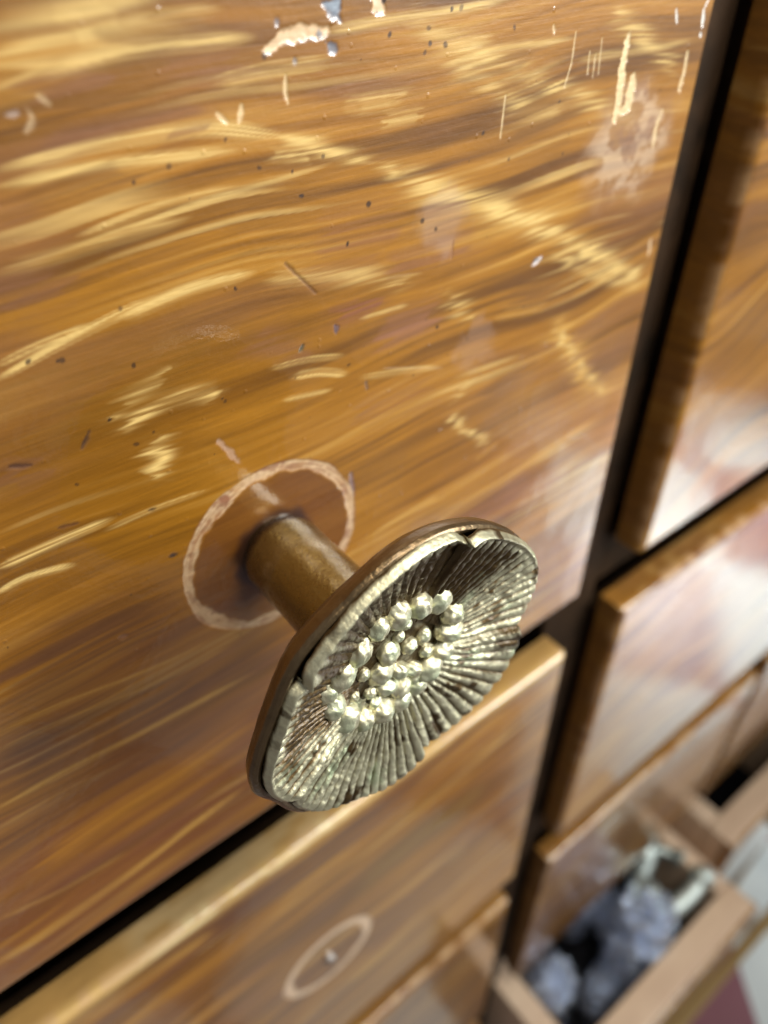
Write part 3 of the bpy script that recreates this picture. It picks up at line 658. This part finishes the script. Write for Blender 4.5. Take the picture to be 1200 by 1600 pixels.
knob = empty('flower_knob', (0, 0, 0))
tag(knob, 'tarnished brass flower knob with ribbed petals and beaded centre on the golden brown drawer', 'knob')
CXD, CZD = 0.97, 0.48
RT_A = np.radians([-170, -157, -146, -136, -117, -100, -87, -82, -67, -45, -22, -12, -6, 10, 31, 52, 70, 87, 104, 123, 142, 149, 165, 179])
RT_R = np.array([28.0, 26.4, 27.2, 27.9, 25.3, 26.0, 23.8, 22.3, 23.9, 26.0, 25.2, 23.6, 25.2, 27.0, 26.8, 26.4, 26.5, 26.0, 25.0, 24.4, 25.2, 24.4, 24.8, 26.6])
def Rout(th):
    th = (th + np.pi) % (2 * np.pi) - np.pi
    a = np.r_[RT_A - 2 * np.pi, RT_A, RT_A + 2 * np.pi]; return np.interp(th, a, np.r_[RT_R, RT_R, RT_R])
def Rsm(th): return 1.02 * (Rout(th) + Rout(th - .06) + Rout(th + .06) + Rout(th - .12) + Rout(th + .12)) / 5
def dish(rho, th):   # how far the face sinks back from the rim plane
    D = 3.1 + .5 * np.clip(np.cos(th - math.radians(112)), 0, 1); k = 2.2 + 1.0 * np.clip(np.cos(th - math.radians(108)), 0, 1)
    return D * (1 - np.clip(rho, 0, 1) ** k)
# cup (back and thick rolled edge)
def cupwarp(Th, R, Y):
    big = R > 14
    k = Rsm(Th) / 26.0 * (1 + .02 * ss(.3, .9, np.cos(Th - math.radians(178))))
    f = ss(12, 22, R)
    R2 = R * (1 - f) + R * k * f
    R2 = R2 + .22 * (fbm(Th * 6 + 20, Y / 3 + 9, 201, 3) - .5) * f * 2
    return R2 + 0, Y
prof = [(8.2, -27.6), (8.9, -28.6), (10.8, -29.3), (13, -29.7), (16.5, -30.2), (19.5, -30.9), (22.2, -31.8), (24.2, -33.0), (25.2, -34.2), (25.6, -35.3), (25.7, -36.0), (25.5, -36.6), (25.0, -37.0), (24.4, -36.8), (23.0, -35.2), (20, -33.2), (14, -31.6), (8, -31.0), (.01, -30.9)]
pp = np.array(prof); tt = np.linspace(0, len(pp) - 1, 110); prof = np.stack([np.interp(tt, np.arange(len(pp)), pp[:, k]) for k in (0, 1)], 1)
cup = lathe('cup', prof, MAT_CUP, knob, 360, cupwarp, (CXD, 0, CZD))
add_float(cup.data, 'tarnish_shade', np.zeros(len(cup.data.vertices)))
# stem
sp = np.array([(6.7, 1), (6.8, -.6), (7.2, -1.2), (7.5, -2.2), (7.6, -3.0), (7.6, -8), (7.6, -14), (7.75, -20), (8.0, -25), (8.3, -27.6), (9.0, -28.8), (9.3, -29.6)])
tt = np.linspace(0, len(sp) - 1, 60); sprof = np.stack([np.interp(tt, np.arange(len(sp)), sp[:, k]) for k in (0, 1)], 1)
stem = lathe('stem', sprof, MAT_STEM, knob, 120, lambda T, R, Y: (R + .12 * (fbm(T * 3 + 10, Y / 4 + 20, 210, 3) - .5) * 2, Y), (.3, 0, .2))
yy = np.array([v.co.y for v in stem.data.vertices]) / MM
add_float(stem.data, 'tarnish_shade', .6 * ss(-4.0, -.8, yy) + .35 * ss(-25.5, -28, yy))
# petals, each overlapping the next
PB = [-12, -84, -156, -216, -292, -372]   # boundaries, degrees
for k in range(5):
    a1, a0 = math.radians(PB[k]), math.radians(PB[k + 1])
    nth, nr = 260, 110
    s = np.linspace(0, 1, nth); rho = np.linspace(0.30, 1.0, nr)
    S, Rh = np.meshgrid(s, rho, indexing='ij')
    Th = a0 + (a1 - a0) * S
    # ribs fan a little from the petal's own root
    Th2 = Th + .05 * np.sin(S * np.pi * 2) * (1 - Rh)
    ulf0 = ss(-.1, .5, np.cos(Th - math.radians(110)))
    lf = ss(.3, .9, np.cos(Th2 - math.radians(178)))
    R0 = Rsm(Th2) * (1.0 - .045 * np.maximum(lf, .6 * ulf0)) * (1 - .05 * np.exp(-((S - 0) / .05) ** 2) - .04 * np.exp(-((S - 1) / .04) ** 2))
    nrib = (12, 16, 15, 13, 17)[k]
    ph = S * nrib + .35 * (fbm(S * 5 + k * 9, Rh * 3, 220, 2) - .5) + .9 * (1 - Rh) * (S - .5)
    fr_ = ph - np.floor(ph); rib = np.clip(np.sin(np.pi * fr_), 0, 1) ** .55
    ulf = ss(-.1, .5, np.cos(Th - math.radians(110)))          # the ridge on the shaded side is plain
    jit = noise(np.floor(ph) * 3.7 + 5, Rh * 7 + k * 5, 221)
    rfade = 1 - ss(.925, .985, Rh) * np.clip(.25 + 1.0 * ulf + .6 * lf, 0, 1.0)
    amp = .70 * ss(.33, .5, Rh) * (.75 + .5 * jit) * rfade * (1 - .35 * ulf)
    lift = .25 + 1.25 * S ** 1.5 * ss(.3, .8, Rh)         # one flank rides over its neighbour
    dd = dish(Rh, Th) - lift + .6 - amp * rib + .18 * (fbm(Th * 22, Rh * 30, 223, 3) - .5) * 2
    Yp = -38.1 + dd
    # roll over the rim
    Yp = Yp - .85 * np.exp(-((Rh - .978) / .016) ** 2) * ss(-.2, .6, np.cos(Th - math.radians(105)))
    roll = ss(.972, 1.0, Rh); Yp = Yp + roll * .7
    Rr = Rh * R0
    tarnish_shade = (1 - rib) * ss(.33, .5, Rh) * .55 * rfade + .18 * ss(.5, .3, Rh) + .42 * ulf * ss(.95, .82, Rh)  # ulf term paints the upper-left bowl's dark reflections into the tarnish
    Yp = Yp + .5 * np.exp(-(((Rr * np.cos(Th2) - 8.0) / 1.0) ** 2 + ((Rr * np.sin(Th2) - 21.5) / .8) ** 2))
    tarnish_shade = tarnish_shade + .9 * np.exp(-(((Rr * np.cos(Th2) - 8.0) / 1.3) ** 2 + ((Rr * np.sin(Th2) - 21.5) / 1.0) ** 2)) + .35 * ss(.6, .78, fbm(Th * 9 + 3, Rh * 9, 224, 3))
    # side flanks: first and last columns drop back, outer row too
    V = np.stack([CXD + Rr * np.cos(Th2), Yp, CZD + Rr * np.sin(Th2)], -1)
    top = V.copy()
    e0 = V[:1].copy(); e0[..., 1] += 1.6; e1 = V[-1:].copy(); e1[..., 1] += 2.2
    V = np.concatenate([e0, V, e1], 0); tarnish_shade = np.concatenate([tarnish_shade[:1] * 0 + .5, tarnish_shade, tarnish_shade[-1:] * 0 + .5], 0)
    o1 = V[:, -1:].copy(); o1[..., 1] += .8; V = np.concatenate([V, o1], 1); tarnish_shade = np.concatenate([tarnish_shade, tarnish_shade[:, -1:] * 0 + .5], 1)
    me = mesh_from('petal', V.reshape(-1, 3), grid_faces(V.shape[0], V.shape[1]))
    pt = link_mesh('petal', me, MAT_FACE, knob); add_float(me, 'tarnish_shade', tarnish_shade.ravel())
# sunk centre plate
cp = lathe('centre_plate', [(11.4, -32.6), (10.6, -33.9), (8.5, -34.1), (5.5, -34.3), (3, -34.6), (.01, -34.8)], MAT_FACE, knob, 96,
           lambda T, R, Y: (R, Y + .5 * (fbm(R * np.cos(T) / 1.2 + 40, R * np.sin(T) / 1.2 + 40, 230, 3) - .5)), (CXD, 0, CZD))
add_float(cp.data, 'tarnish_shade', np.full(len(cp.data.vertices), .42))
# beads
from mathutils import noise as mnoise
def bead_mesh(seed):
    bm = bmesh.new(); bmesh.ops.create_icosphere(bm, subdivisions=4, radius=1.0)
    rg = np.random.default_rng(seed)
    dirs = rg.normal(size=(5, 3)); dirs /= np.linalg.norm(dirs, axis=1)[:, None]
    g = []
    for v in bm.verts:
        n = np.array(v.co); s = 1.0
        for q in dirs: s -= .05 * max(0, float(n @ q) - .5) / .5     # hammered flats
        s += .16 * mnoise.noise(Vector(n * 2.2) + Vector((seed * 5.0, 0, 0))) + .05 * mnoise.noise(Vector(n * 7) + Vector((seed * 5.0, 3, 0)))
        v.co = Vector(n * s * MM)
        g.append(.55 * max(0.0, n[1] * .5 + .15))
    me = bpy.data.meshes.new('bead'); bm.to_mesh(me); bm.free()
    me.polygons.foreach_set('use_smooth', [True] * len(me.polygons)); me.materials.append(MAT_BEAD)
    add_float(me, 'tarnish_shade', g)
    return me
BM = [bead_mesh(k) for k in range(5)]
# beads: measured spots on the face
ring_b = [(627, 966), (661, 950), (692, 944), (712, 962), (706, 990), (697, 1020), (675, 1046), (655, 1074), (630, 1098), (601, 1115), (574, 1130), (547, 1128), (524, 1110), (519, 1086), (540, 1059), (566, 1024), (596, 988)]
inner_b = [(614, 1027), (645, 1014), (601, 1057), (628, 1052), (650, 1050), (610, 1078), (632, 1076), (653, 1060), (585, 1090), (640, 980), (668, 1000), (575, 1062), (560, 1095), (672, 1022), (592, 1104), (630, 1002)]
for i, (a, b_) in enumerate(ring_b + inner_b):
    o = bpy.data.objects.new('bead', BM[i % 5]); col.objects.link(o); o.parent = knob
    big = i < len(ring_b)
    Yb = -36.1 if big else -35.7
    s = (2.4 + .3 * math.sin(i * 2.3)) if big else ((2.0 if i < len(ring_b) + 8 else 1.25) + .2 * math.sin(i * 1.7))
    bx_, bz_ = unproject(a, b_, Yb)
    o.location = (bx_ * MM, (Yb + 1.2) * MM, bz_ * MM)
    o.scale = (s * (1 + .18 * math.sin(i * 4.1)), s * .9, s * (1 + .18 * math.cos(i * 3.3))); o.rotation_euler = (.3 * math.sin(i * 3.1), i * 1.3, .3 * math.cos(i * 2.2))

# ------------------------------------------------------------------ low rail in front of the cabinet
st = empty('wooden_trestle', (360, -50, -900)); tag(st, 'yellowish wooden rail running just in front of the open drawer, above the tiles', 'trestle')
def sb(name, d): x0, x1, y0, y1, z0, z1 = d; return box(name, (x0 - 360, x1 - 360, y0 + 50, y1 + 50, z0 + 900, z1 + 900), MAT_RAIL, st, 1.5)
sb('rail', (180, 560, -84, -73, -735, -695))
for xa in (181, 545): sb('leg', (xa, xa + 14, -84, -73, -900, -735.2)); sb('cross_bar', (xa, xa + 14, -72.9, -30, -730, -716)); sb('leg', (xa, xa + 14, -29.9, -19, -900, -700))

# ------------------------------------------------------------------ plastic bags and fitting
m, t, b = new_mat('clear_plastic_film')
t.nodes.remove(b); mo = t.nodes['Material Output']
gl = N(t, 'ShaderNodeBsdfGlossy'); gl.inputs['Roughness'].default_value = .26; gl.inputs['Color'].default_value = (.80, .87, 1.0, 1)
tr = N(t, 'ShaderNodeBsdfTransparent'); tr.inputs['Color'].default_value = (.80, .82, .90, 1); ms = N(t, 'ShaderNodeMixShader'); fz = N(t, 'ShaderNodeLayerWeight', Blend=.88)
tcn = N(t, 'ShaderNodeTexCoord'); nn = N(t, 'ShaderNodeTexNoise', Scale=40.0, Detail=3.0, Distortion=1.5); t.links.new(tcn.outputs['Object'], nn.inputs['Vector'])
bu = N(t, 'ShaderNodeBump'); bu.inputs['Strength'].default_value = .5; bu.inputs['Distance'].default_value = .006
t.links.new(nn.outputs['Fac'], bu.inputs['Height']); t.links.new(bu.outputs[0], gl.inputs['Normal']); t.links.new(bu.outputs[0], fz.inputs['Normal'])
t.links.new(fz.outputs['Facing'], ms.inputs[0]); t.links.new(tr.outputs[0], ms.inputs[1]); t.links.new(gl.outputs[0], ms.inputs[2]); df = N(t, 'ShaderNodeBsdfDiffuse'); df.inputs['Color'].default_value = (.82, .87, 1.0, 1); m2 = N(t, 'ShaderNodeMixShader'); m2.inputs[0].default_value = .10
t.links.new(ms.outputs[0], m2.inputs[1]); t.links.new(df.outputs[0], m2.inputs[2]); t.links.new(bu.outputs[0], df.inputs['Normal']); t.links.new(m2.outputs[0], mo.inputs['Surface'])
MAT_BAG = m
m, t, b = new_mat('silvery_metal'); b.inputs['Metallic'].default_value = 1.0; b.inputs['Base Color'].default_value = (.62, .68, .64, 1); b.inputs['Roughness'].default_value = .48
MAT_SILV = m
m, t, b = new_mat('dark_metal_parts'); b.inputs['Metallic'].default_value = .9; b.inputs['Base Color'].default_value = (.12, .13, .18, 1); b.inputs['Roughness'].default_value = .25
MAT_DKM = m
def bag(label, loc, size, seed, rot):
    bm = bmesh.new(); bmesh.ops.create_icosphere(bm, subdivisions=6, radius=1.0)
    from mathutils import noise as mn
    for v in bm.verts:
        n = v.co.copy(); o = Vector((seed * 7.1, 0, seed * 3.3))
        ridge = 1 - abs(mn.noise(n * 2.2 + o)) * 2.2
        s = .78 + .30 * mn.noise(n * 1.3 + o) + .18 * ridge + .20 * (1 - abs(mn.noise(n * 3.6 + o)) * 2.8) + .07 * (1 - abs(mn.noise(n * 9 + o)) * 3)
        p = n * s
        p.z = p.z if p.z > -.55 else -.55
        v.co = Vector((p.x * size[0], p.y * size[1], p.z * size[2])) * MM
    me = bpy.data.meshes.new('film'); bm.to_mesh(me); bm.free(); me.polygons.foreach_set('use_smooth', [True] * len(me.polygons))
    r = empty('plastic_bag', loc); r.rotation_euler = rot
    tag(r, label, 'plastic bag', 'plastic bags of small fittings in the open drawer')
    link_mesh('film', me, MAT_BAG, r)
    # small parts inside
    rg = np.random.default_rng(seed)
    bm = bmesh.new()
    for k in range(9):
        mt = Matrix.Translation(Vector((rg.uniform(-.5, .5) * size[0], rg.uniform(-.5, .5) * size[1], rg.uniform(-.4, .1) * size[2])) * MM) @ Matrix.Rotation(rg.uniform(0, 3), 4, 'X') @ Matrix.Rotation(rg.uniform(0, 3), 4, 'Z')
        bmesh.ops.create_cone(bm, cap_ends=True, segments=14, radius1=rg.uniform(2.5, 5) * MM, radius2=rg.uniform(1.5, 4) * MM, depth=rg.uniform(5, 14) * MM, matrix=mt)
    me = bpy.data.meshes.new('contents'); bm.to_mesh(me); bm.free()
    link_mesh('contents', me, MAT_DKM, r)
    return r
def on(x, y, z):
    d = CAMR @ np.array([(x - 600) / 1200.0, -(y - 800) / 1200.0, -1.0]); p = CAMP + (z - CAMP[2]) / d[2] * d
    return (p[0], p[1], z)
bag('crumpled clear bag with bluish glints in the middle of the open drawer', on(990, 1455, -520), (32, 24, 36), 1, (.1, .2, .5))
bag('small clear bag with bright glints at the left end of the open drawer', on(858, 1540, -522), (19, 18, 26), 2, (0, .1, 1.2))
bag('hazy clear bag leaning towards the drawer front above the open drawer', on(915, 1400, -530), (30, 16, 34), 3, (0, 0, .2))
bag('clear bag of dark parts against the inner front of the open drawer', on(950, 1540, -550), (26, 16, 24), 5, (0, .2, .1))
# dark cloth the bags lie on
def cloth():
    n, m_ = 50, 40; x0, y0, x1, y1 = 148, -45, 298, 60
    X, Y = np.meshgrid(np.linspace(x0, x1, n), np.linspace(y0, y1, m_), indexing='ij')
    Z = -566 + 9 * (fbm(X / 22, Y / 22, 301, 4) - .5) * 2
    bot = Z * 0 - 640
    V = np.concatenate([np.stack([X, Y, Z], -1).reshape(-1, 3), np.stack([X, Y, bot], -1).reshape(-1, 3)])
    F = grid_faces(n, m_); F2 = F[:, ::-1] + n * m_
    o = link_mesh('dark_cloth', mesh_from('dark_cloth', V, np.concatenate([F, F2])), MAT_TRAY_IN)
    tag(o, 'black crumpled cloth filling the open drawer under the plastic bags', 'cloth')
cloth()

def tube(name, pts, rads, mat, parent, n=20):
    P = [Vector(p) for p in pts]
    # catmull-rom resample
    Q, Rr = [], []
    for i in range(len(P) - 1):
        p0, p1, p2, p3 = P[max(i - 1, 0)], P[i], P[i + 1], P[min(i + 2, len(P) - 1)]
        for k in range(8):
            t_ = k / 8
            Q.append(.5 * ((2 * p1) + (p2 - p0) * t_ + (2 * p0 - 5 * p1 + 4 * p2 - p3) * t_ ** 2 + (3 * p1 - p0 - 3 * p2 + p3) * t_ ** 3)); Rr.append(rads[i] * (1 - t_) + rads[i + 1] * t_)
    Q.append(P[-1]); Rr.append(rads[-1])
    V = []; up = Vector((0, 0, 1))
    for i, q in enumerate(Q):
        d = (Q[min(i + 1, len(Q) - 1)] - Q[max(i - 1, 0)]).normalized(); a = d.cross(up)
        if a.length < .1: a = d.cross(Vector((0, 1, 0)))
        a.normalize(); c = d.cross(a)
        for k in range(n): th = 2 * math.pi * k / n; V.append(tuple(q + (a * math.cos(th) + c * math.sin(th)) * Rr[i]))
    F = [tuple([i * n + k, i * n + (k + 1) % n, (i + 1) * n + (k + 1) % n, (i + 1) * n + k]) for i in range(len(Q) - 1) for k in range(n)]
    F.append(tuple(range(n))); F.append(tuple((len(Q) - 1) * n + k for k in range(n)))
    return link_mesh(name, mesh_from(name, V, F), mat, parent)
h = empty('metal_fitting', (300, -15, -500)); tag(h, 'silvery curved metal fitting with round ends lying over the open drawer corner', 'fitting')
def at(x, y, z): # pixel on a horizontal plane -> fitting space
    d = CAMR @ np.array([(x - 600) / 1200.0, -(y - 800) / 1200.0, -1.0]); p = CAMP + (z - CAMP[2]) / d[2] * d
    return (p[0] - 300, p[1] + 15, z + 500)
tube('bow', [at(975, 1292, -508), at(1003, 1318, -500), at(1008, 1345, -500), at(998, 1370, -500), at(1008, 1398, -502), at(1035, 1425, -504), at(1070, 1405, -500), at(1098, 1372, -495)],
     [6, 11, 8, 8, 11, 8.5, 7, 6], MAT_SILV, h)
def ball(name, loc, r):
    bm = bmesh.new(); bmesh.ops.create_uvsphere(bm, u_segments=24, v_segments=16, radius=r * MM)
    me = bpy.data.meshes.new(name); bm.to_mesh(me); bm.free(); me.polygons.foreach_set('use_smooth', [True] * len(me.polygons))
    o = link_mesh(name, me, MAT_SILV, h); o.location = [c * MM for c in loc]; return o
ball('round_end', at(973, 1290, -509), 12); ball('round_end', at(1098, 1370, -494), 9); ball('collar', at(1004, 1318, -499), 11); ball('collar', at(1012, 1400, -501), 11.5)
tube('cross_bar', [at(1010, 1325, -500), at(1045, 1332, -500), at(1068, 1342, -498)], [4.5, 4, 6.5], MAT_SILV, h)
